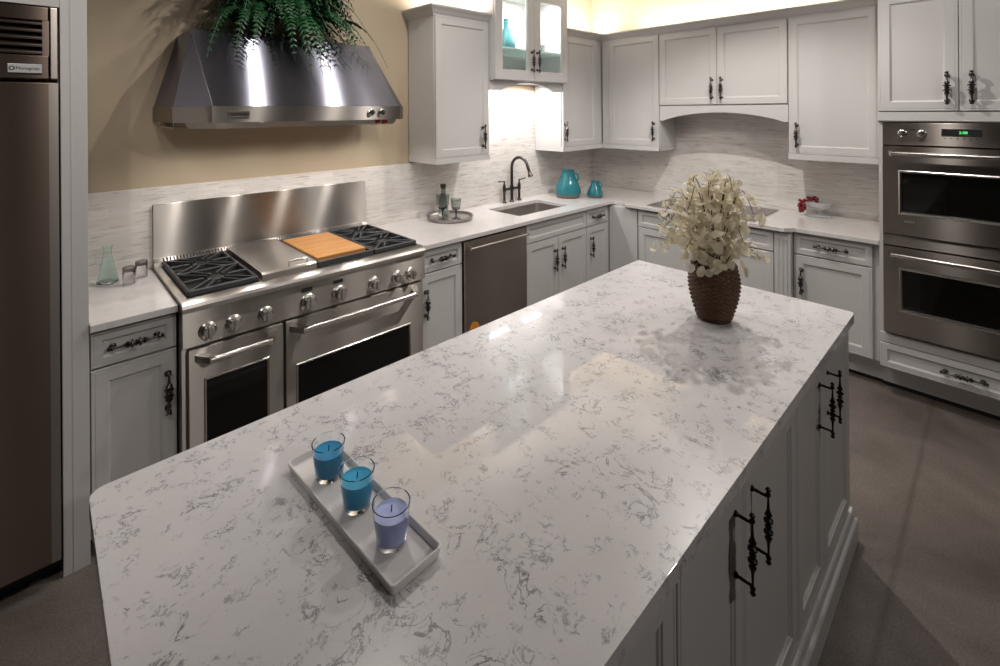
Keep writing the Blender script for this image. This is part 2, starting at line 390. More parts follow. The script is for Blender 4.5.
# right of range
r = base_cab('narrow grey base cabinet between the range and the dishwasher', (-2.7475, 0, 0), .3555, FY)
drawer(r, .030, .354, .736, .870, -FY, PULL_H); door(r, .030, .354, .168, .727, -FY, .062, .552)
# sink base
r = thing('base_cabinet', 'wide grey sink base cabinet with two doors right of the dishwasher', 'cabinet', (-1.7725, 0, 0), 0, 'grey base cabinets under the counters')
MB().box(0, .018, -FY, -.012, TOE, .8835, .0015, 1).box(.7375, .7555, -FY, -.012, TOE, .8835, .0015, 1).box(.018, .7375, -FY, -FY+.018, TOE, .8835).box(.018, .7375, -.03, -.012, TOE, .8835).box(.018, .7375, -FY+.018, -.03, TOE, TOE+.018).build('body', PAINT, r)
MB().box(0, .7555, -FY+.07, -.03, 0, TOE-.0005).build('toe_kick', PAINT, r)
drawer(r, .006, .752, .736, .870, -FY, handle=False)
door(r, .006, .377, .168, .727, -FY, .330, .555, PULL_S); door(r, .381, .752, .168, .727, -FY, .428, .555, PULL_S)
# drawer base to the corner
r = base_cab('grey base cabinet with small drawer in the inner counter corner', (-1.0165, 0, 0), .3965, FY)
drawer(r, .003, .322, .736, .870, -FY, PULL_HS); door(r, .003, .322, .168, .727, -FY, .062, .56, PULL_S)
MB().box(.326, .396, -FY-.012, -FY, TOE, .8835).build('filler_strip', PAINT, r)
# wall B: corner filler + cooktop cabinet (bumped out)
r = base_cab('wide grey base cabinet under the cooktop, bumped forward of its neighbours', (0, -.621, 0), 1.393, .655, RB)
MB().box(.003, .268, -.675, -.655, TOE+.004, .870, .001, 1).box(.035, .037, -.677, -.675, TOE+.01, .868).build('filler_panel', PAINT, r)
x0 = .284; xm = .788; x1 = 1.290
drawer(r, x0, xm-.002, .736, .870, -.658, handle=False); drawer(r, xm+.002, x1, .736, .870, -.658, handle=False)
door(r, x0, xm-.002, .168, .727, -.658, xm-.035, .56, PULL_S); door(r, xm+.002, x1, .168, .727, -.658, xm+.035, .56, PULL_S)
pilaster(r, 1.294, 1.392, TOE+.004, .870, -.673)
# drawer base beside ovens
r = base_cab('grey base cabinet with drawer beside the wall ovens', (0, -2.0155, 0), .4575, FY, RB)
drawer(r, .003, .420, .736, .875, -FY, PULL_H); door(r, .003, .420, .168, .727, -FY, .048, .56)

# ------------------------------------------------------------------ countertops
def rr(x0, x1, y0, y1, rad, n=5):
    P = []
    for cx, cy, a0 in ((x1-rad, y1-rad, 0), (x0+rad, y1-rad, 90), (x0+rad, y0+rad, 180), (x1-rad, y0+rad, 270)):
        for i in range(n+1):
            a = math.radians(a0 + 90*i/n); P.append((cx+rad*math.cos(a), cy+rad*math.sin(a)))
    return P
o = MB().poly([(-4.2635, -.003), (-4.2635, -.648), (-3.976, -.648), (-3.976, -.003)], .8845, .914).build('countertop', QUARTZ2)
bevmod(tag(o, 'short pale quartz countertop left of the range under the green carafe', 'countertop', 'quartz countertops'))
SINK = rr(-1.71, -1.09, -.50, -.145, .03)
main = [(-2.7475, -.003), (-2.7475, -.648), (-.70, -.648), (-.668, -.655), (-.655, -.69), (-.655, -.76), (-.71, -.80), (-.71, -1.985), (-.653, -2.035), (-.653, -2.472), (-.003, -2.472), (-.003, -.003)]
o = MB().poly(main, .8845, .914, [SINK]).build('countertop', QUARTZ2)
bevmod(tag(o, 'long L-shaped pale quartz countertop holding the sink and cooktop', 'countertop', 'quartz countertops'))

# ------------------------------------------------------------------ sink and faucet
r = thing('kitchen_sink', 'undermount stainless steel sink below the bridge faucet', 'sink', (-1.40, -.32, .68))
b = MB(); P0 = rr(-.312, .312, -.18, .178, .035); P1 = rr(-.295, .295, -.165, .163, .05)
def ringpoly(b, loops):
    R = [[b.b.verts.new((x, y, z)) for x, y in P] for P, z in loops]; n = len(R[0])
    for a, c in zip(R, R[1:]):
        for k in range(n): b.b.faces.new((a[k], a[(k+1) % n], c[(k+1) % n], c[k]))
    return R
R = ringpoly(b, [(P0, .2035), (P0, .20), (P0, .03), (P1, .003)]); b.b.faces.new(R[-1])
b.build('basin', mat('satin_sink_steel', (.5, .47, .45), .38, 1.0), r, smooth=40)
MB().lathe([(0, .006), (.03, .006), (.045, .009), (.047, .004), (0, .004)], 20).build('drain', CHROME, r, (0, .02, 0), smooth=40)
r = thing('bridge_faucet', 'dark bronze gooseneck bridge faucet with two lever handles behind the sink', 'faucet', (-1.325, -.055, .9145))
def leg_prof(h): return [(0, 0), (.021, 0), (.021, .008), (.013, .014), (.011, .02), (.011, h*.6), (.015, h*.65), (.015, h*.9), (.011, h), (0, h)]
for s in (-1, 1):
    q = MB().lathe(leg_prof(.15), 16).build('valve_leg', FAUCETM, r, (s*.095, 0, 0), smooth=40)
    h = MB().lathe([(0, 0), (.013, 0), (.007, .012), (.006, .03), (.010, .036), (0, .042)], 14)
    h.tube([(0, 0, .034), (s*.03, -.004, .037), (s*.075, -.008, .042)], [.006, .0045, .006], 10)
    h.build('lever_handle', FAUCETM, r, (s*.095, 0, .150), smooth=40)
MB().tube([(-.095, 0, .115), (.095, 0, .115)], .011, 12).lathe([(0, .095), (.018, .095), (.018, .138), (0, .138)], 16).build('bridge', FAUCETM, r, smooth=40)
pts = [(0, 0, .0), (0, 0, .30)] + [(0, -.095*(1-math.cos(a)), .30+.095*math.sin(a)) for a in [PI*i/12 for i in range(1, 12)]]
MB().tube(pts, .0132, 14).lathe([(0, 0), (.022, 0), (.022, .009), (.014, .016), (0, .016)], 16).build('gooseneck_spout', FAUCETM, r, smooth=40)
e = Vector(pts[-1]); d = (Vector(pts[-1])-Vector(pts[-2])).normalized(); M = Matrix.Translation(e) @ Vector((0, 0, 1)).rotation_difference(d).to_matrix().to_4x4()
MB().lathe([(0, 0), (.0125, 0), (.0145, .012), (.0145, .018), (.012, .024), (.0145, .055), (.021, .078), (.022, .092), (.018, .094), (0, .094)], 18, M).build('spray_head', FAUCETM, r, smooth=40)

# ------------------------------------------------------------------ upper cabinets
def crown_seg(b, x0, x1, y, z0=2.385, z1=2.452, out=.055, m0=0, m1=0, back=-.012):
    """crown along x at front face y; m0/m1 = +1 outward mitre, -1 inward mitre"""
    pr = [(0, z0), (-.006, z0), (-.008, z0+.010), (-.016, z0+.016), (-.030, z0+.034), (-out+.006, z0+.050), (-out, z1-.012), (-out, z1), (.02, z1), (.02, z0)]
    b.prism(pr, lambda p: (x0 + m0*(p[0]), y+p[0], p[1]), lambda p: (x1 - m1*(p[0]), y+p[0], p[1])); return b
def upper(label, loc, w, z0, z1, depth, rz=0., rail=True, rx=(0, 0), group='grey wall cabinets'):
    r = thing('wall_cabinet', label, 'cabinet', (loc[0], loc[1], z0), rz, group)
    MB().box(0, w, -depth, -.001 if not rail else -.0105, 0, z1-z0, .001, 1).build('body', PAINT, r)
    if rail: MB().box(-rx[0], w+rx[1], -depth-.024, -depth-.002, -.030, .012, .002, 2).build('light_rail', PAINT, r)
    return r
ZU, ZT = 1.375, 2.387; HU = ZT-ZU
# A1, next to the hood
r = upper('tall grey wall cabinet with one door between the hood and the glass-door cabinet', (-2.378, 0), .516, ZU, ZT, .315)
door(r, .004, .510, .014, HU-.006, -.316, .445, .148)
MB().box(-.004, .0, -.337, -.011, -.030, .012, .001, 1).build('side_rail', PAINT, r)
b = MB(); crown_seg(b, 0, .514, -.316, 2.385-ZU, 2.452-ZU, m0=1)
pr = [(0, HU-.002), (.006, HU-.002), (.008, HU+.008), (.016, HU+.014), (.030, HU+.032), (.049, HU+.048), (.055, HU+.053), (.055, HU+.065), (-.02, HU+.065), (-.02, HU-.002)]
b.prism(pr, lambda p: (-p[0], -.316-p[0], p[1]), lambda p: (-p[0], -.002, p[1])); b.build('crown_moulding', PAINT, r)
# glass cabinet
W = .900; D = .378; zb, zt = 1.952, 2.70
r = thing('display_cabinet', 'lit display cabinet with two glass doors above the sink', 'cabinet', (-1.8595, 0, zb), 0, 'grey wall cabinets')
h = zt-zb
b = MB().box(0, .018, -D, -.001, 0, h).box(W-.018, W, -D, -.001, 0, h).box(.018, W-.018, -D, -.001, 0, .018).box(.018, W-.018, -D, -.001, h-.018, h).box(.018, W-.018, -.014, -.001, .018, h-.018)
b.box(.435, .465, -D, -D+.018, .018, h-.018)
b.build('body', PAINT, r)
MB().box(.0185, W-.0185, -D+.022, -.0145, .245, .263, .001, 1).build('shelf', mat('frosted_shelf_glass', (.82, .95, .91), .35, 0, Transmission_Weight=.55, IOR=1.3), r)
GP = [(0, 0), (0, -.0185), (.0015, -.020), (.010, -.020), (.011, -.0185), (.0135, -.0185), (.0145, -.020), (.078, -.020), (.082, -.010), (.082, 0)]
for x0, x1, hx in ((.004, .448, .415), (.452, .896, .485)):
    d = MB().rings(x0, x1, .005, h-.005, GP, hole=True).build('door', PAINT, r, (0, -D-.0005, 0))
    MB().box(x0+.079, x1-.079, -.009, -.005, .084, h-.084).build('glass_pane', PANE, d)
    put('handle', PULL_V, d, (hx, -.020, .165))
def arch(b, x0, x1, y0, y1, ztop, zend, zmid, n=28, flat=.0):
    xs = [x0+flat+(x1-x0-2*flat)*i/n for i in range(n+1)]; out = [(x0, zend)] if flat else []
    out += [(x, zend+(zmid-zend)*(1-((2*(x-xs[0])/(xs[-1]-xs[0])-1)**2))**.9) for x in xs]
    if flat: out.append((x1, zend))
    out += [(x1, ztop), (x0, ztop)]
    b.prism(out, lambda p: (p[0], y0, p[1]), lambda p: (p[0], y1, p[1])); return b
arch(MB(), .0, W, -.335, -.317, -.001, 1.876-zb, 1.942-zb, flat=.13).build('arched_valance', PAINT, r)
# A2 + corner
r = upper('grey corner wall cabinet with one door between the sink and the inner corner', (-.956, 0), .955, ZU, ZT, .315, rx=(0, -.32))
door(r, .007, .538, .014, HU-.006, -.316, .028, .148, PULL_S)
MB().box(.541, .629, -.326, -.316, .014, HU-.006).build('filler_strip', PAINT, r)
MB().box(-.001, .018, -.337, -.011, -.030, -.001, .001, 1).build('side_rail', PAINT, r)
b = MB(); crown_seg(b, 0, .640, -.316, 2.385-ZU, 2.452-ZU, m1=-1); b.build('crown_moulding', PAINT, r)
# B1
r = upper('grey wall cabinet with one door right beside the inner corner', (0, -.3375), .5845, ZU, ZT, .315, RB)
door(r, .080, .5805, .014, HU-.006, -.316, .535, .148, PULL_S)
MB().box(.001, .077, -.326, -.316, .014, HU-.006).build('filler_strip', PAINT, r)
MB().box(.5665, .5845, -.337, -.011, -.030, -.001, .001, 1).build('side_rail', PAINT, r)
b = MB(); crown_seg(b, -.0215, .5845, -.316, 2.385-ZU, 2.452-ZU, m0=-1); b.build('crown_moulding', PAINT, r)
# cooktop cabinet
ZC = 1.75
r = upper('short grey wall cabinet with two doors and arched valance over the cooktop', (0, -.9225), .9925, ZC, ZT, .315, RB, rail=False)
door(r, .003, .490, .006, ZT-ZC-.006, -.316, .455, .137, PULL_V); door(r, .494, .989, .006, ZT-ZC-.006, -.316, .530, .137, PULL_V)
arch(MB(), .0, .9925, -.325, -.307, -.001, 1.618-ZC, 1.690-ZC, flat=.03).build('arched_valance', PAINT, r)
b = MB(); crown_seg(b, 0, .9925, -.316, 2.385-ZC, 2.452-ZC); b.build('crown_moulding', PAINT, r)
# B3
r = upper('tall grey wall cabinet with one wide door between the cooktop and the ovens', (0, -1.9155), .5575, ZU, ZT, .315, RB)
door(r, .006, .520, .014, HU-.006, -.316, .056, .150, PULL_V)
b = MB(); crown_seg(b, 0, .5575, -.316, 2.385-ZU, 2.452-ZU); b.build('crown_moulding', PAINT, r)

# ------------------------------------------------------------------ tall oven cabinet and ovens
W = .715; OY = -2.474
r = thing('oven_cabinet', 'tall grey cabinet housing the double wall ovens', 'cabinet', (0, OY, 0), RB)
b = MB().box(0, .020, -.655, -.002, .165, 2.62, .001, 1).box(W-.020, W, -.655, -.002, .165, 2.62, .001, 1).box(.02, W-.02, -.655, -.002, 1.632, 2.62, .001, 1).box(.02, W-.02, -.655, -.002, .165, .378, .001, 1)
b.build('body', PAINT, r)
tk = MB().box(0, W, -.55, -.03, .03, .164).build('toe_kick', PAINT, r)
MB().box(0, W, -.535, -.03, 0, .03).build('base_shadow_strip', BLACK, tk)  # dark box in place of the shadow line along the floor
MB().box(-.004, W+.004, -.672, -.655, 1.640, 1.692, .002, 2).build('trim_rail', PAINT, r)
door(r, .003, .344, 1.698, 2.385, -.656, .300, 1.825); door(r, .348, W-.003, 1.698, 2.385, -.656, .396, 1.825)
MB().box(0, W, -.672, -.655, .318, .372, .002, 2).build('trim_rail', PAINT, r)
drawer(r, .003, W-.003, .170, .312, -.656, PULL_H, True)
r = thing('double_wall_oven', 'stainless steel double wall oven with green clock display', 'oven', (0, OY, .380), RB)
def Z(z): return z-.380
x0, x1 = .022, W-.022
MB().box(x0, x1, -.66, -.02, 0, Z(1.630)).build('body', STEEL_DK, r)
b = MB().box(x0, x1, -.682, -.6605, Z(1.500), Z(1.629), .002, 2)
cp = b.build('control_panel', OVENSTEEL, r)
for cx in (.112, .196, .520, .60):
    k = MB().lathe([(0, .0), (.021, .0), (.021, .004), (.0175, .006), (.015, .024), (.013, .027), (0, .028)], 24, Matrix.Rotation(PI/2, 4, 'X')).box(-.0032, .0032, -.032, -.02, -.015, .015, .001, 1)
    k.build('knob', CHROME, cp, (cx, -.682, Z(1.568)), smooth=40)
ds = MB().box(.280, .430, -.6835, -.682, Z(1.562), Z(1.592)).build('clock_display', BLACK, cp)
MB().rings(.276, .434, Z(1.557), Z(1.597), [(0, 0), (0, -.002), (.0035, -.002), (.0035, 0)], hole=True).build('display_frame', CHROME, ds, (0, -.682, 0))
text_mesh('clock_digits', '2:08', .020, GREEN, ds, (.362, -.6845, Z(1.577)))
b = MB()
for i in range(6): b.lathe([(0, 0), (.0032, 0), (.0032, .0015), (0, .002)], 10, Matrix.Translation((.29+.025*i, -.682, Z(1.545))) @ Matrix.Rotation(PI/2, 4, 'X'))
b.build('buttons', BLACK, cp)
MB().box(.146, .168, -.6835, -.682, Z(1.586), Z(1.592)).build('badge', BLACK, cp)
def oven_door(zb_, zt_, wz0, wz1):
    f = [(0, 0), (0, -.030), (.003, -.033), (.07, -.033), (.07, -.033)]
    b = MB()
    X0, X1 = x0+.002, x1-.002; a0, a1 = x0+.082, x1-.082
    # frame round the window
    for bx in ((X0, a0, zb_, zt_), (a1, X1, zb_, zt_), (a0, a1, zb_, wz0), (a0, a1, wz1, zt_)): b.box(bx[0], bx[1], -.700, -.662, Z(bx[2]), Z(bx[3]))
    d = b.build('oven_door', OVENSTEEL, r)
    # bevelled inner frame
    m = MB(); 
    Rg = [[m.b.verts.new(p) for p in ((a0-q, y, Z(wz0-q)), (a1+q, y, Z(wz0-q)), (a1+q, y, Z(wz1+q)), (a0-q, y, Z(wz1+q)))] for q, y in ((.010, -.7005), (.004, -.704), (-.004, -.7005), (-.010, -.690))]
    for a, c in zip(Rg, Rg[1:]):
        for k in range(4): m.b.faces.new((a[k], a[(k+1) % 4], c[(k+1) % 4], c[k]))
    m.build('window_frame', CHROME, d)
    MB().box(a0, a1, -.692, -.680, Z(wz0), Z(wz1)).build('window', BLACKGLASS, d)
    zh = zt_-.040
    h = MB().tube([(X0+.045, -.752, Z(zh)), (X1-.045, -.752, Z(zh))], .0135, 16)
    for s, xx in ((1, X0+.022), (-1, X1-.022)):
        h.prism([(xx, -.700), (xx+s*.045, -.700), (xx+s*.050, -.752), (xx+s*.030, -.764), (xx+s*.018, -.752)], lambda p: (p[0], p[1], Z(zh-.014)), lambda p: (p[0], p[1], Z(zh+.014)))
    h.build('handle', CHROME, d, smooth=40)
    return d
d1 = oven_door(.976, 1.492, 1.105, 1.345)
d2 = oven_door(.392, .902, .535, .775)
MB().box(x0, x1, -.690, -.661, Z(.908), Z(.970), .002, 1).build('vent_strip', STEEL, r)
MB().box(x0+.002, x1-.002, -.668, -.6605, Z(.3795), Z(.388)).build('bottom_vent', BLACK, r)
bd = MB().box(.118, .168, -.7035, -.7005, Z(1.050), Z(1.066), .003, 2).build('badge', CHROME, d1)

# ------------------------------------------------------------------ dishwasher
r = thing('dishwasher', 'stainless steel dishwasher with bar handle and round orange sticker', 'dishwasher', (-2.390, 0, 0))
MB().box(.003, .611, -.585, -.03, .13, .872).build('body', BLACK, r)
d = MB().box(.008, .608, -.632, -.586, .115, .868, .003, 2).build('door', STEEL_MID, r)
hb = MB().tube([(.03, -.672, .826), (.586, -.672, .826)], .010, 14)
for x in (.06, .556): hb.tube([(x, -.632, .826), (x, -.672, .826)], .007, 10)
hb.build('bar_handle', CHROME, d, smooth=40)
MB().lathe([(0, 0), (.042, 0), (.042, .0008), (0, .0008)], 28, Matrix.Translation((.092, -.6322, .290)) @ Matrix.Rotation(PI/2, 4, 'X')).build('sticker', ORANGE, d)
MB().box(.008, .608, -.53, -.10, 0, .112).build('kick_plate', BLACK, r)

# ------------------------------------------------------------------ range
RXL = -3.974; RW = 1.2225
r = thing('gas_range', 'wide stainless steel gas range with two ovens and steel backguard', 'range', (RXL, 0, 0))
RANGE = r
MB().box(.002, RW-.002, -.685, -.035, .10, .915).build('body', STEEL, r)
MB().box(.02, RW-.02, -.62, -.06, 0, .099).build('toe_kick', BLACK, r)
# top deck with rolled front edge
pr = [(-.035, .9155), (-.035, .932), (-.672, .932), (-.700, .930), (-.712, .924), (-.719, .912), (-.719, .895), (-.700, .893), (-.687, .893), (-.687, .9155)]
MB().prism(pr, lambda p: (.0, p[0], p[1]), lambda p: (RW, p[0], p[1])).build('cooktop_deck', STEEL_BR, r, smooth=30)
cp = MB().prism([(-.686, .745), (-.712, .748), (-.706, .893), (-.686, .893)], lambda p: (.002, p[0], p[1]), lambda p: (RW-.002, p[0], p[1])).build('control_panel', STEEL, r)
for kx in (-3.882, -3.781, -3.647, -3.447, -3.287, -3.087, -2.943, -2.857):
    big = kx in (-3.447, -3.287); s = 1.12 if big else 1
    M = Matrix.Rotation(PI/2, 4, 'X')
    kb = MB().lathe([(0, 0), (.036*s, 0), (.036*s, .004), (.032*s, .008), (.029*s, .010), (.0255*s, .012), (.0235*s, .034), (.021*s, .038), (0, .039)], 28, M)
    kb.box(-.0055, .0055, -.048, -.030, -.024*s, .024*s, .002, 2)
    kb.build('knob', CHROME, cp, (kx-RXL, -.709, .800), smooth=35)
for kx in (-3.447, -3.287):
    q = MB().box(-.026, .026, -.0015, .0, -.0085, .0085).build('display', BLACK, cp, (kx-RXL-.004, -.7085, .860))
b = MB().box(.002, RW-.002, -.030, -.012, .915, 1.243, .002, 1)
b.prism([(-.060, .9325), (-.060, .950), (-.040, .966), (-.030, .966), (-.030, .9325)], lambda p: (.002, p[0], p[1]), lambda p: (RW-.002, p[0], p[1]))
bg = b.build('backguard', STEEL, r)
b = MB()
for i in range(76):
    x = .045 + i*(RW-.09)/75
    b.box(x-.0035, x+.0035, -.0625, -.0600, .936, .948)
    b.prism([(-.0615, .949), (-.0605, .953), (-.0425, .967), (-.0410, .966)], lambda p: (x-.0035, p[0], p[1]), lambda p: (x+.0035, p[0], p[1]))
b.build('vent_slots', BLACK, bg)
def lx(X): return X-RXL
def grate(x0, x1):
    y0, y1 = -.650, -.075
    w = MB().box(x0, x1, y0, y1, .9322, .9345).build('burner_well', BLACK, r)
    g = MB(); zt = .960; t = .013
    for q in ((x0+.004, x1-.004, y0+.004, y0+.004+t+.004), (x0+.004, x1-.004, y1-.004-t, y1-.004)): g.box(q[0], q[1], q[2], q[3], .9346, zt-.002, .003, 1)
    for q in (x0+.004, x1-.004-t): g.box(q, q+t, y0+.006, y1-.006, .9346, zt-.002, .003, 1)
    ym = (y0+y1)/2; g.box(x0+.006, x1-.006, ym-.006, ym+.006, .940, zt-.001, .003, 1)
    xm = (x0+x1)/2
    for ya, yb in ((y0+.012, ym), (ym, y1-.012)):
        yc = (ya+yb)/2
        def bar(p, q):
            p = Vector((*p, zt-.006)); q = Vector((*q, zt-.006)); dd = q-p; a = math.atan2(dd.y, dd.x)
            M = Matrix.Translation((p+q)/2) @ Matrix.Rotation(a, 4, 'Z'); g.box(-dd.length/2, dd.length/2, -.0045, .0045, -.012, .006, .002, 1, M)
        xa, xb = x0+.012, x1-.012; e = .030
        bar((xa, ya), (xm-e, yc-e*.9)); bar((xb, yb), (xm+e, yc+e*.9)); bar((xa, yb), (xm-e, yc+e*.9)); bar((xb, ya), (xm+e, yc-e*.9))
        bar((xa, yc), (xm-.05, yc)); bar((xb, yc), (xm+.05, yc)); bar((xm-.075, ya), (xm-.012, yc-.045)); bar((xm+.075, ya), (xm+.012, yc-.045)); bar((xm-.075, yb), (xm-.012, yc+.045)); bar((xm+.075, yb), (xm+.012, yc+.045))
        bn = MB().lathe([(0, 0), (.05, 0), (.048, .008), (.036, .010), (.036, .016), (.030, .019), (0, .019)], 24)
        bn.build('burner', BLACK, w, (xm, yc, .9346), smooth=40)
    g.build('grate', IRON, r)
grate(lx(-3.944), lx(-3.650)); grate(lx(-3.048), lx(-2.762))
# griddle with steel cover
gx0, gx1 = lx(-3.640), lx(-3.378)
b = MB().prism([(-.655, .9325), (-.655, .960), (-.640, .968), (-.09, .972), (-.075, .968), (-.075, .9325)], lambda p: (gx0, p[0], p[1]), lambda p: (gx1, p[0], p[1]))
gc = b.build('griddle_cover', STEEL_BR, r)
hx = (gx0+gx1)/2+.045
MB().tube([(hx-.045, -.635, .966), (hx-.045, -.635, .990), (hx+.045, -.635, .990), (hx+.045, -.635, .966)], .004, 8).build('handle', CHROME, gc, smooth=40)
# charbroiler with maple board
bx0, bx1 = lx(-3.370), lx(-3.056)
b = MB().box(bx0, bx1, -.655, -.640, .9325, .962, .002, 1).box(bx0, bx1, -.090, -.075, .9325, .962, .002, 1).box(bx0, bx0+.012, -.640, -.090, .9325, .962, .002, 1).box(bx1-.012, bx1, -.640, -.090, .9325, .962, .002, 1).box(bx0+.012, bx1-.012, -.64, -.09, .9325, .936)
b.build('board_tray', IRON, r)
MB().box(bx0+.018, bx1-.018, -.60, -.125, .9365, .9675, .004, 2).build('cutting_board', WOOD, r)
# oven doors
def rdoor(x0, x1, wx0, wx1, wz0, wz1, hx0, hx1):
    zb_, zt_ = .155, .736
    b = MB()
    for q in ((x0, wx0, zb_, zt_), (wx1, x1, zb_, zt_), (wx0, wx1, zb_, wz0), (wx0, wx1, wz1, zt_)): b.box(q[0], q[1], -.720, -.687, q[2], q[3])
    d = b.build('oven_door', STEEL, r)
    m = MB()
    Rg = [[m.b.verts.new(p) for p in ((wx0-q, y, wz0-q), (wx1+q, y, wz0-q), (wx1+q, y, wz1+q), (wx0-q, y, wz1+q))] for q, y in ((.007, -.7205), (.003, -.724), (-.003, -.7205), (-.006, -.712))]
    for a, c in zip(Rg, Rg[1:]):
        for k in range(4): m.b.faces.new((a[k], a[(k+1) % 4], c[(k+1) % 4], c[k]))
    m.build('window_frame', CHROME, d)
    MB().box(wx0, wx1, -.713, -.700, wz0, wz1).build('window', BLACKGLASS, d)
    zh = .700
    h = MB().tube([(hx0+.03, -.775, zh), (hx1-.03, -.775, zh)], .0135, 16)
    for s, xx in ((1, hx0-.005), (-1, hx1+.005)):
        h.prism([(xx-s*.012, -.720), (xx+s*.03, -.720), (xx+s*.055, -.765), (xx+s*.05, -.785), (xx+s*.03, -.785)], lambda p: (p[0], p[1], zh-.013), lambda p: (p[0], p[1], zh+.013))
    h.build('handle', CHROME, d, smooth=40)
rdoor(lx(-3.952), lx(-3.572), lx(-3.892), lx(-3.640), .24, .600, lx(-3.915), lx(-3.612))
rdoor(lx(-3.557), lx(-2.782), lx(-3.505), lx(-2.866), .24, .520, lx(-3.525), lx(-2.825))
MB().box(.004, RW-.004, -.705, -.686, .105, .148, .002, 1).build('kick_panel', STEEL, r)
# ------------------------------------------------------------------ hood
HC = -3.362
r = thing('range_hood', 'trapezoid stainless steel range hood above the gas range', 'range hood', (HC, 0, 1.672))
def HZ(z): return z-1.672
def hoodplan(hw, yc, hf, yf): return [(-hw, -.002), (-hw, yc), (-hf, yf), (hf, yf), (hw, yc), (hw, -.002)]
b = MB(); P0 = hoodplan(.600, -.50, .480, -.650)
def loops(b, LS, cap=(True, True)):
    R = [[b.b.verts.new((x, y, z)) for x, y in P] for P, z in LS]; n = len(R[0])
    for a, c in zip(R, R[1:]):
        for k in range(n): b.b.faces.new((a[k], a[(k+1) % n], c[(k+1) % n], c[k]))
    if cap[0]: b.b.faces.new(R[0][::-1])
    if cap[1]: b.b.faces.new(R[-1])
PT = [(-.491, -.002), (-.491, -.290), (-.487, -.30), (.487, -.30), (.491, -.290), (.491, -.002)]
loops(b, [(P0, HZ(1.7455)), (PT, HZ(2.125))]); b.build('canopy', HOODSTEEL, r)
b = MB(); P0b = hoodplan(.604, -.502, .483, -.655); loops(b, [(P0b, 0), (P0b, HZ(1.745))]); bd_ = b.build('control_band', STEEL, r)
b = MB(); loops(b, [(hoodplan(.54, -.50, .455, -.615), -.028), (hoodplan(.56, -.50, .47, -.632), -.0005)]); b.build('filter_housing', STEEL, r)
# bright seam edges
MB().tube([(-.480, -.6515, HZ(1.7455)), (-.4885, -.3005, HZ(2.124))], .0022, 6).build('edge_seam', CHROME, r)
MB().tube([(.480, -.6515, HZ(1.7455)), (.4885, -.3005, HZ(2.124))], .0022, 6).build('edge_seam', CHROME, r)
for kx in (.295, .360):
    MB().lathe([(0, 0), (.020, 0), (.020, .004), (.014, .006), (.013, .022), (0, .023)], 20, Matrix.Rotation(PI/2, 4, 'X')).box(-.003, .003, -.029, -.02, -.013, .013, .001, 1).build('knob', CHROME, bd_, (kx, -.655, HZ(1.712)), smooth=40)
for kx in (.355, .40):
    MB().box(-.015, .015, -.010, .0, -.009, .009, .002, 1).build('red_switch', RED, bd_, (kx, -.622, -.012))
hb = MB().box(-.046, .046, -.003, 0, -.013, .013, .004, 2).build('badge', CHROME, bd_, (-.375, -.6552, HZ(1.709)))
MB().box(-.036, .036, -.0042, -.0032, -.006, .006).build('badge_plate', PEWTER, hb)
MB().tube([(-.585, -.06, -.0), (-.585, -.06, -.026), (-.585, -.43, -.026), (-.585, -.43, 0)], .004, 8).build('utensil_rail', CHROME, r, smooth=40)

# ------------------------------------------------------------------ refrigerator and surround
r = thing('refrigerator', 'tall dark stainless steel built-in refrigerator with louvred top grille', 'refrigerator', (-4.345, 0, 0))
MB().box(-.90, -.002, -.60, -.01, .09, 2.10).build('body', STEEL_DK, r)
MB().box(-.90, -.004, -.57, -.05, 0, .088).build('toe_grille', BLACK, r)
d = MB().box(-.898, -.004, -.652, -.602, .092, 1.828, .004, 2).build('door', STEEL_DK, r)
MB().box(-.030, -.004, -.6535, -.6522, .094, 1.826).build('edge_trim', STEEL_MID, d)
g = MB()
g.box(-.898, -.028, -.645, -.602, 2.052, 2.100, .003, 2).box(-.898, -.028, -.645, -.602, 1.842, 1.925, .003, 2).box(-.046, -.028, -.645, -.602, 1.925, 2.052).box(-.898, -.85, -.645, -.602, 1.925, 2.052)
gr = g.build('grille_panel', STEEL_DK, r)
MB().box(-.026, -.003, -.652, -.602, 1.842, 2.100, .003, 2).build('edge_trim', STEEL_MID, gr)
g = MB()
for i in range(5):
    z = 1.934+.0262*i
    g.prism([(-.646, z-.004), (-.648, z+.001), (-.612, z+.018), (-.610, z+.013)], lambda p: (-.85, p[0], p[1]), lambda p: (-.046, p[0], p[1]))
g.build('louvers', STEEL_DK, gr)
MB().box(-.85, -.046, -.609, -.603, 1.925, 2.052).build('louver_back', DARKGAP, gr)
bd = MB().box(-.136, -.047, -.649, -.6455, 1.861, 1.893, .005, 2).build('badge', mat('pale_badge', (.55, .54, .53), .35, .3), gr)
m = MB(); M = Matrix.Translation((-.125, -.6495, 1.877)) @ Matrix.Rotation(PI/2, 4, 'X')
m.lathe([(.005, 0), (.0065, .0008), (.008, 0)], 20, M, close=False).build('badge_ring', BLACK, bd)
text_mesh('badge_lettering', 'Monogram', .0140, BLACK, bd, (-.084, -.6495, 1.877), ext=.0003)
r = thing('refrigerator_surround', 'light grey panel framing the refrigerator on its right and top', 'panel', (-4.343, 0, 0))
MB().box(.0, .0785, -.624, -.002, 0, 2.62, .002, 2).box(.030, .0315, -.6255, -.624, .0, 2.62).build('side_panel', PAINT, r)
MB().box(-.92, -.001, -.640, -.002, 2.106, 2.62, .002, 2).build('top_panel', PAINT, r)

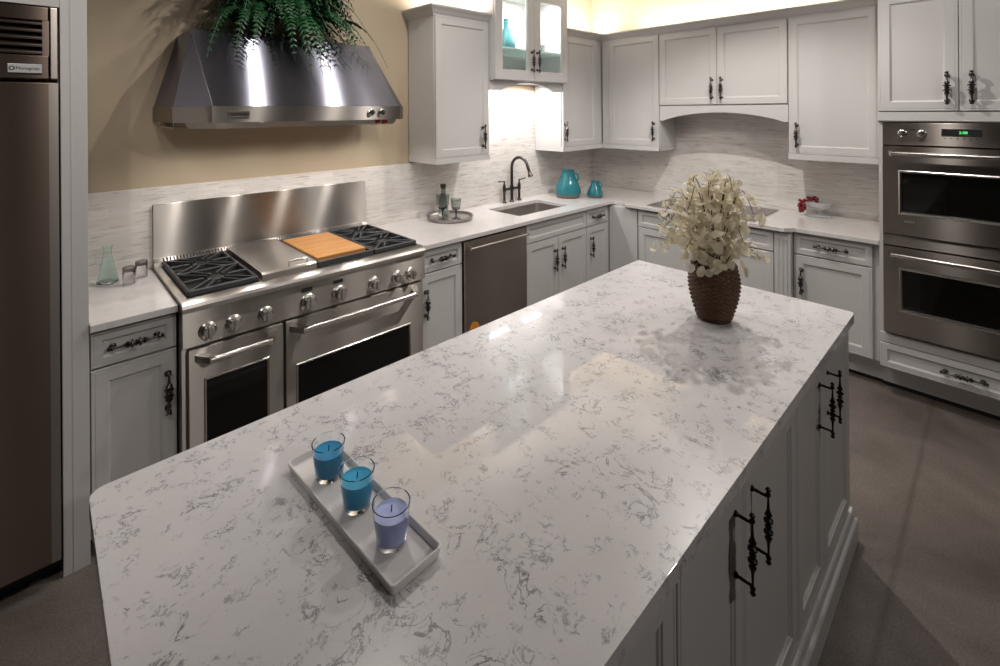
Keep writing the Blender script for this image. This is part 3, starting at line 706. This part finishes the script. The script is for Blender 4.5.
# ------------------------------------------------------------------ island
IX0, IX1, IY0, IY1 = -4.330, -2.044, -2.584, -1.662
top = []
for cx, cy, a0, rad in ((IX1, IY1, 0, .012), (IX0, IY1, 90, .030), (IX0, IY0, 180, .03), (IX1, IY0, 270, .02)):
    ux = -1 if cx == IX1 else 1; uy = -1 if cy == IY1 else 1
    for i in range(6):
        a = math.radians(a0+90*i/5); top.append((cx+ux*rad+rad*math.cos(a), cy+uy*rad+rad*math.sin(a)))
o = MB().poly(top, .878, .914).build('countertop', QUARTZ)
bevmod(tag(o, 'large white quartz island countertop with grey veins under the candle tray', 'countertop', 'quartz countertops'), .003, 3)
BX0, BX1, BY0, BY1 = -4.285, -2.052, -2.545, -1.70
r = thing('kitchen_island', 'grey panelled kitchen island base with dark handles under the veined countertop', 'kitchen island', (BX0, BY0, 0))
W = BX1-BX0
MB().box(0, W, 0, BY1-BY0, .0, .8775, .0015, 1).build('body', PAINT, r)
def plinth(b, x0, x1, y0, y1):
    P = lambda e: [(x0-e, y0-e), (x1+e, y0-e), (x1+e, y1+e), (x0-e, y1+e)]
    loops(b, [(P(.044), 0), (P(.044), .085), (P(.040), .090), (P(.030), .094), (P(.030), .122), (P(.027), .128), (P(.0215), .132), (P(.0015), .132)], (True, False)); return b
b = MB(); P = lambda e: [(-e, -e), (W+e, -e), (W+e, BY1-BY0+e), (-e, BY1-BY0+e)]
R = [(P(.001), 0), (P(.040), 0), (P(.040), .082), (P(.037), .088), (P(.030), .092), (P(.028), .122), (P(.024), .130), (P(.001), .132)]
loops(b, R, (False, False)); b.build('base_moulding', PAINT, r)
g = [BX0+.004, -3.538, -2.768, BX1-.003]
for a, c in zip(g, g[1:]):
    x0, x1 = a-BX0+.003, c-BX0-.003; xm = (x0+x1)/2-.045
    door(r, x0, xm-.0015, .150, .862, -.001, xm-.056, .738, PULL_I); door(r, xm+.0015, x1, .150, .862, -.001, xm+.050, .738, PULL_I)
# ------------------------------------------------------------------ cooktop
r = thing('cooktop', 'flat dark glass cooktop set in the counter under the arched valance', 'cooktop', (-.385, -1.38, .9142))
MB().box(-.275, .275, -.405, .405, 0, .005, .002, 2).build('glass_top', COOKGLASS, r)
MB().box(-.279, .279, -.409, -.4055, 0, .006).box(-.279, .279, .4055, .409, 0, .006).box(-.279, -.2755, -.4055, .4055, 0, .006).box(.2755, .279, -.4055, .4055, 0, .006).build('metal_rim', STEEL, r)
# ------------------------------------------------------------------ candle tray
TR = thing('serving_tray', 'rectangular white ceramic tray holding three candles on the island', 'tray', (-3.932, -2.095, .9142), math.radians(2.5))
b = MB(); o_ = lambda e: rr(-.052-e, .052+e, -.200-e, .200+e, .008, 3)
R = ringpoly(b, [(o_(-.004), 0), (o_(0), .002), (o_(.003), .0205), (o_(.0015), .0215), (o_(-.0005), .0205), (o_(-.003), .007), (o_(-.006), .0055)])
b.b.faces.new(R[0][::-1]); b.b.faces.new(R[-1])
me = b.mesh('serving_tray', WHITECER, 40)
bpy.data.objects.remove(TR)
TR = put('serving_tray', me, None, (-3.935, -2.092, .9142), (0, 0, math.radians(2.5)))
tag(TR, 'rectangular white ceramic tray holding three candles on the island', 'tray')
def candle(label, loc, wax, topz=.057):
    r = thing('glass_candle', label, 'candle', loc, 0, 'candles on the white tray')
    h = .075; R0, R1 = .0265, .0355
    rad = lambda z: R0+(R1-R0)*z/h
    MB().lathe([(0, 0), (R0-.002, 0), (R0, .002), (rad(.04), .04), (R1, h), (R1-.0012, h+.001), (R1-.0025, h), (rad(.04)-.0025, .04), (rad(.012)-.0025, .012), (0, .010)], 36).build('glass_cup', CLEAR, r, smooth=40)
    MB().lathe([(0, .0102), (rad(.0122)-.0024, .0122), (rad(.04)-.0024, .04), (rad(topz)-.0024, topz), (0, topz-.001)], 36).build('wax', wax, r, smooth=40)
    MB().tube([(0, 0, topz-.002), (.0008, 0, topz+.005), (.002, .001, topz+.010)], .0012, 6).build('wick', WICK, r)
TZ = .9142+.0056
candle('deep teal-blue candle in a glass, farthest of three on the tray', (-3.940, -1.978, TZ), WAX_A)
candle('bright blue candle in a glass, middle of three on the tray', (-3.933, -2.092, TZ), WAX_B)
candle('pale periwinkle candle in a glass, nearest of three on the tray', (-3.927, -2.210, TZ), WAX_C, .058)

# ------------------------------------------------------------------ wicker vase and dried flowers
random.seed(4)
VX, VY = -2.498, -2.228
r = thing('wicker_vase', 'dark brown woven wicker vase holding dried flowers on the island', 'vase', (VX, VY, .9142))
hv = .205
def vr(t): return .056 + (.034)*math.sin(min(1, t/.72)*PI/2)**1.0 - (.012*max(0, (t-.72)/.28)**1.5)
b = MB(); NS = 16; rows = 26; segs = 176
vs = []
for j in range(rows*4+1):
    t = j/(rows*4); row = j/4
    ring = []
    for k in range(segs):
        a = 2*PI*k/segs; ph = math.cos(NS*a + PI*int(row)); bulge = abs(math.sin(row*PI))**.6
        rr_ = vr(t) + .0040*ph*bulge - .0022*(1-bulge)
        ring.append(b.b.verts.new((rr_*math.cos(a), rr_*math.sin(a), t*hv)))
    vs.append(ring)
for a, c in zip(vs, vs[1:]):
    for k in range(segs): b.b.faces.new((a[k], a[(k+1) % segs], c[(k+1) % segs], c[k]))
b.b.faces.new(vs[0][::-1])
inner = [[b.b.verts.new((q*math.cos(2*PI*k/segs), q*math.sin(2*PI*k/segs), z)) for k in range(segs)] for q, z in ((vr(1)-.008, hv), (vr(.3)-.01, .02))]
for a, c in ((vs[-1], inner[0]), (inner[0], inner[1])):
    for k in range(segs): b.b.faces.new((a[k], a[(k+1) % segs], c[(k+1) % segs], c[k]))
b.b.faces.new(inner[1])
b.build('woven_body', WICKER, r, smooth=60)
b = MB()
for j in range(3):
    rr0 = vr(1)+.0; b.tube([((rr0+.001*math.sin(18*a+j*2.1))*math.cos(a), (rr0+.001*math.sin(18*a+j*2.1))*math.sin(a), hv-.002+.003*j+.0015*math.sin(18*a+j*2.1)) for a in [2*PI*i/120 for i in range(121)]], .0035, 6)
b.build('braided_rim', WICKER, r, smooth=60)
FL = thing('dried_flower_arrangement', 'cream papery dried flowers on dark twigs standing in the wicker vase', 'flowers', (VX, VY, .9142+.012))
RIGHT = Vector((math.sin(yaw), -math.cos(yaw), 0)); FWD = Vector((math.cos(yaw), math.sin(yaw), 0))
def petal(b, c, size, nrm, roll_):
    nrm = nrm.normalized(); q = nrm.to_track_quat('Z', 'Y').to_matrix().to_4x4(); M = Matrix.Translation(c) @ q @ Matrix.Rotation(roll_, 4, 'Z')
    n = 9; el = random.uniform(.72, 1.0); cup = random.uniform(-.25, .35); tw = random.uniform(-.2, .2)
    ctr = b.b.verts.new(M @ Vector((0, 0, 0))); R = []
    for fr in (.55, 1.0):
        R.append([b.b.verts.new(M @ Vector((size*fr*math.cos(2*PI*k/n)*el, size*fr*math.sin(2*PI*k/n)*(1+.12*math.sin(2*PI*k/n)), size*fr*fr*(cup+tw*math.sin(4*PI*k/n))))) for k in range(n)])
    for k in range(n):
        b.b.faces.new((ctr, R[0][k], R[0][(k+1) % n])); b.b.faces.new((R[0][k], R[1][k], R[1][(k+1) % n], R[0][(k+1) % n]))
specs = []
# (lateral offset of tip in m to the right, tip height above root, depth offset, droop)
for lat, hh, dp in ((-.195, .45, -.03), (-.17, .50, .05), (-.12, .53, -.05), (-.075, .56, .06), (-.03, .57, -.02), (.02, .58, .05), (.055, .57, -.06), (.10, .54, .02), (.135, .51, -.04), (.12, .46, .07), (-.17, .38, .02), (-.14, .36, -.08), (.15, .30, -.03), (.06, .40, -.10), (-.05, .42, -.10), (.10, .42, -.02), (0, .5, .1), (-.18, .33, .05)):
    specs.append((lat, hh*.94, dp))
for lat, hh, dp in specs:
    tip = RIGHT*lat + FWD*dp
    pts = []
    for i in range(11):
        t = i/10; rad = t**1.4
        z = hh*(math.sin(t*1.95)/math.sin(PI/2) if t < .8 else math.sin(.8*1.95) - (t-.8)*.9)
        p = tip*rad + Vector((0, 0, z)); p += Vector((random.uniform(-1, 1), random.uniform(-1, 1), 0))*.005*t; pts.append(p)
    br = MB().tube(pts, [.0030-.0018*i/10 for i in range(11)], 5)
    pb = MB(); pb.tube([q for q in pts if q.z > .12] or pts[-2:], .0007, 4)
    for i in range(2, 11):
        if pts[i].z < .17: continue
        for k in range(5):
            side = Vector((random.gauss(0, 1), random.gauss(0, 1), random.gauss(-.2, .6))).normalized()
            L_ = random.uniform(.012, .04); c = pts[i] + side*L_ + Vector((0, 0, -.008))
            if c.z < .21 and Vector((c.x, c.y)).length < .11: continue
            nv = (side + Vector((random.gauss(0, .7), random.gauss(0, .7), random.gauss(0, .5)))); petal(pb, c, random.uniform(.010, .019), nv, random.uniform(0, 6)); pb.tube([pts[i], c], .0006, 4)
        if i % 2 == 0:
            e = pts[i] + Vector((random.uniform(-.03, .03), random.uniform(-.03, .03), .01)); br.tube([pts[i], e], .0009, 4)
    o = br.build('branch', TWIG, FL)
    pb.build('petals', PETAL, o, smooth=80, fix=False)
# low petals near the rim
pb = MB()
for k in range(46):
    a = random.uniform(0, 2*PI); rad = random.uniform(.05, .115); z = random.uniform(.17, .30)
    if rad < .085: z = max(z, .215)
    pb.tube([(0, 0, .15), (rad*math.cos(a)*.6, rad*math.sin(a)*.6, max(z, .22)), (rad*math.cos(a), rad*math.sin(a), z)], .0006, 4)
    petal(pb, Vector((rad*math.cos(a), rad*math.sin(a), z)), random.uniform(.016, .025), Vector((math.cos(a), math.sin(a), random.gauss(0, .5))), random.uniform(0, 6))
pb.build('petals', PETAL, FL, smooth=80, fix=False)

# ------------------------------------------------------------------ fern on the hood
random.seed(11)
r = thing('potted_fern', 'bushy dark green fern spilling over the top of the range hood', 'plant', (-3.345, -.155, 2.126))
MB().lathe([(0, 0), (.09, 0), (.12, .12), (.125, .15), (.115, .15), (.10, .11), (0, .11)], 28).build('basket', WICKER, r, smooth=40)
fb = MB()
def frond(base, dirv, length, lift, drop, wd=.045):
    n = 20; pts = []
    for i in range(n+1):
        t = i/n; p = base + dirv*length*(t**.9) + Vector((0, 0, lift*math.sin(min(1, t*1.25)*PI*.5) - drop*t**2.6)); pts.append(p)
    # keep in front of the sloping canopy and wall
    for p in pts:
        wy = p.y + r.location.y; wz = p.z + r.location.z; wx = p.x + r.location.x
        if wy > -.055: p.y = -.055 - r.location.y
        if wz < 2.14 and -3.87 < wx < -2.85:
            lim = -.30 - .35*(2.125-min(2.125, wz))/.38 - .022
            if wy > -.30 and wz > 2.0: p.z = max(p.z, .02)
            elif wy > lim: p.y = lim - r.location.y
    side = (Matrix.Rotation(random.uniform(-.7, .7), 3, dirv) @ dirv.cross(Vector((0, 0, 1))).normalized())
    fb.tube(pts, .0012, 4)
    for i in range(2, n+1):
        t = i/n; wl = 1.35*wd*math.sin(min(1, t*3.2)*PI/2)*(1-t)**.55 + .006
        tang = (pts[i]-pts[i-1]).normalized(); up = side.cross(tang)
        for s in (-1, 1):
            a = pts[i]; tipp = a + (side*s*random.uniform(.7, .98) + tang*random.uniform(.3, .65))*wl + Vector((0, 0, -wl*.18 + random.uniform(-.004, .004)))
            wv = tang*wl*.27; m1 = a.lerp(tipp, .45)
            vs = [fb.b.verts.new(q) for q in (a-wv*.5, m1-wv + up*.002, tipp, m1+wv*1.1 + up*.002, a+wv*.5)]
            fb.b.faces.new(vs)
for k in range(300):
    a = random.uniform(-PI*1.05, PI*.05) if k % 4 else random.uniform(0, 2*PI)
    d = Vector((math.cos(a), math.sin(a), 0)); d.y = d.y*.75
    ln = random.uniform(.22, .46); lift = random.uniform(.03, .40)
    drop = random.uniform(.06, .36)
    frond(Vector((random.uniform(-.09, .09), random.uniform(-.05, .05), random.uniform(.10, .18))), d, ln, lift, drop)
for lat in (-.10, -.03, .02, .06, .24, -.27, .36, -.36, .5, -.5):
    frond(Vector((lat*.4, -.06, .12)), Vector((lat, -.5, 0)).normalized(), .40, .06, .40 if abs(lat) < .1 else .33)
fb.build('foliage', FERN, r, fix=False)

# ------------------------------------------------------------------ counter props
def vase(label, loc, R, h, group='teal ceramic vases'):
    r = thing('ceramic_vase', label, 'vase', loc, 0, group)
    MB().lathe([(0, 0), (R*.80, 0), (R*.88, h*.03), (R*.93, h*.10)], 40).build('foot', VASEBASE, r, smooth=50)
    MB().lathe([(R*.93, h*.10), (R*.99, h*.15), (R, h*.23), (R*.96, h*.33), (R*.84, h*.48), (R*.66, h*.66), (R*.54, h*.80), (R*.47, h*.90), (R*.47, h*.95), (R*.54, h), (R*.48, h), (R*.40, h*.93), (R*.5, h*.7), (R*.7, h*.3), (0, h*.12)], 40).build('glazed_body', TEAL, r, smooth=60)
    b = MB()
    for k in range(1): b.tube([(R*.50*math.cos(a_), R*.50*math.sin(a_), z_) for a_, z_ in []] or [(R*.52, 0, h*.92), (R*.78, 0, h*.86), (R*.86, 0, h*.72), (R*.74, 0, h*.60)], [R*.07, R*.08, R*.08, R*.06], 10)
    o = b.build('handle', TEAL, r, (0, 0, 0), (0, 0, -1.3), smooth=60); return r
vase('large teal glazed ceramic vase on the counter right of the sink', (-.790, -.262, .9142), .120, .250)
vase('small teal glazed ceramic vase nearest the inner counter corner', (-.628, -.448, .9142), .073, .150)
# round tray
r = thing('round_tray', 'round silver-rimmed tray with goblets on the counter left of the sink', 'tray', (-2.140, -.190, .9142))
MB().lathe([(0, 0), (.150, 0), (.168, .006), (.172, .022), (.176, .024), (.175, .027), (.166, .025), (.160, .010), (.148, .006), (0, .006)], 56).build('rim', SILVER, r, smooth=50)
MB().lathe([(0, .0062), (.147, .0062), (.147, .0072), (0, .0072)], 40).build('inlay', mat('tray_inlay', (.30, .28, .27), .25), r)
def goblet(label, loc, s=1.):
    r = thing('goblet', label, 'glass', loc, 0, 'smoked goblets on the round tray')
    MB().lathe([(0, 0), (.034*s, 0), (.034*s, .003), (.010*s, .007), (.0055*s, .014), (.0055*s, .055*s), (.010*s, .062*s), (0, .064*s)], 24).build('stem', mat('smoked_stem', (.03, .035, .035), .15), r, smooth=50)
    MB().lathe([(0, .0645*s), (.012*s, .065*s), (.030*s, .074*s), (.038*s, .095*s), (.041*s, .155*s), (.0395*s, .155*s), (.0365*s, .095*s), (.028*s, .077*s), (0, .068*s)], 28).build('bowl', SMOKE, r, smooth=50)
goblet('smoked glass goblet on the round tray, nearest the range', (-2.228, -.215, .9216), 1.2)
goblet('smoked glass goblet on the round tray, nearest the sink', (-2.130, -.250, .9216), .95)
r = thing('glass_bottle', 'slender smoked glass bottle with dark stopper on the round tray', 'bottle', (-2.135, -.105, .9216))
MB().lathe([(0, 0), (.036, 0), (.038, .004), (.038, .10), (.030, .13), (.0205, .15), (.0195, .205), (.0215, .208), (.0215, .212), (.016, .212), (.016, .15), (.03, .115), (.034, .01), (0, .008)], 28).build('bottle_body', SMOKE, r, smooth=50)
MB().lathe([(0, .206), (.015, .206), (.015, .213), (.0215, .2135), (.0225, .238), (.018, .240), (0, .240)], 20).build('stopper', mat('dark_stopper', (.035, .03, .015), .4), r, smooth=50)
# carafe
r = thing('glass_carafe', 'pale green glass carafe with curled handle on the short counter', 'carafe', (-4.165, -.120, .9142))
MB().lathe([(0, 0), (.038, 0), (.042, .004), (.043, .012), (.036, .05), (.024, .10), (.0165, .135), (.016, .16), (.021, .178), (.0195, .178), (.0145, .16), (.015, .135), (.0225, .10), (.0345, .05), (.040, .014), (0, .008)], 32).build('flask_body', GREENGL, r, smooth=50)
MB().tube([(-.017, 0, .160), (-.030, 0, .155), (-.043, -.002, .135), (-.044, -.004, .115), (-.036, -.004, .10), (-.029, -.003, .093)], [.004, .005, .0055, .005, .005, .006], 10).build('handle', GREENGL, r, smooth=50)
def jar(label, loc):
    r = thing('glass_jar', label, 'jar', loc, 0, 'small glass jars by the range')
    MB().lathe([(0, 0), (.0225, 0), (.025, .003), (.025, .060), (.023, .064), (.0215, .060), (.0215, .006), (0, .004)], 28).build('jar_body', JARGL, r, smooth=50)
    MB().lathe([(0, .062), (.0225, .062), (.0255, .0645), (.0255, .080), (.024, .082), (0, .082)], 28).build('lid', mat('pewter_lid', (.28, .26, .25), .35, 1.0), r, smooth=50)
jar('small clear glass jar with metal lid, nearer the carafe', (-4.093, -.205, .9142))
jar('small clear glass jar with metal lid, nearer the range backguard', (-4.035, -.135, .9142))
# compote with grapes
r = thing('glass_compote', 'clear cut-glass bowl on a wide foot on the counter by the ovens', 'bowl', (-.115, -2.050, .9142))
b = MB(); seg = 36
prof = [(0, 0), (.085, 0), (.088, .004), (.060, .010), (.022, .016), (.014, .028), (.020, .040), (.050, .052), (.072, .075), (.080, .105), (.077, .106), (.068, .077), (.045, .057), (0, .048)]
b.lathe(prof, seg)
b.build('bowl', mat('cut_glass', (.92, .92, .92), .12, 0, Transmission_Weight=.7, IOR=1.25), r, smooth=25)
MB().tube([(0, -.078, .100), (0, -.095, .115), (0, -.125, .116), (0, -.135, .110)], [.005, .006, .005, .003], 10).build('handle', CLEAR, r, smooth=50)
r = thing('grape_cluster', 'dark red grape cluster draped over the rim of the glass bowl', 'grapes', (-.115, -2.050, .9142+.08))
random.seed(7)
gb = MB(); pts = []
for k in range(90):
    t = k/89
    if t < .35: c = Vector((-.01+random.uniform(-.03, .03), .03+random.uniform(-.03, .035), .035+random.uniform(-.008, .02)))
    else:
        u = (t-.35)/.65; c = Vector((-.045+random.uniform(-.018, .018)-.02, .085+random.uniform(-.018, .02), .035-u*.085)) 
    if all((c-q).length > .0115 for q in pts): pts.append(c)
for c in pts: gb.lathe([(0, -.0115), (.007, -.0092), (.0115, 0), (.007, .0092), (0, .0115)], 10, Matrix.Translation(c))
gb.build('grapes', GRAPE, r, smooth=80)
MB().tube([(-.01, .0, .05), (-.03, .05, .056), (-.05, .085, .04), (-.06, .09, -.03)], .002, 6).build('stem', TWIG, r)
# things inside the display cabinet
r = thing('bottle_vase', 'pale teal bottle-shaped vase on the lit display shelf', 'vase', (-1.535, -.20, 1.952+.2635))
MB().lathe([(0, 0), (.060, 0), (.078, .02), (.080, .05), (.065, .09), (.038, .14), (.022, .19), (.018, .24), (.024, .26), (.019, .26), (.013, .24), (.03, .14), (.06, .06), (0, .02)], 32).build('vase_body', mat('pale_teal_glaze', (.035, .17, .19), .2), r, smooth=60)
MB().lathe([(.0185, .225), (.024, .228), (.024, .236), (.0185, .239)], 24).build('neck_ring', TEAL, r, smooth=40)
r = thing('clear_tumbler', 'small pale glass standing on the lit display shelf behind the right door', 'glass', (-1.06, -.18, 1.952+.2635))
MB().lathe([(0, 0), (.026, 0), (.034, .09), (.032, .09), (.024, .006), (0, .005)], 24).build('tumbler_body', SMOKE, r, smooth=50)
MB().lathe([(0, .0052), (.0235, .0062), (.0275, .04), (0, .04)], 24).build('contents', mat('pale_blue_fill', (.35, .45, .55), .5), r, smooth=50)
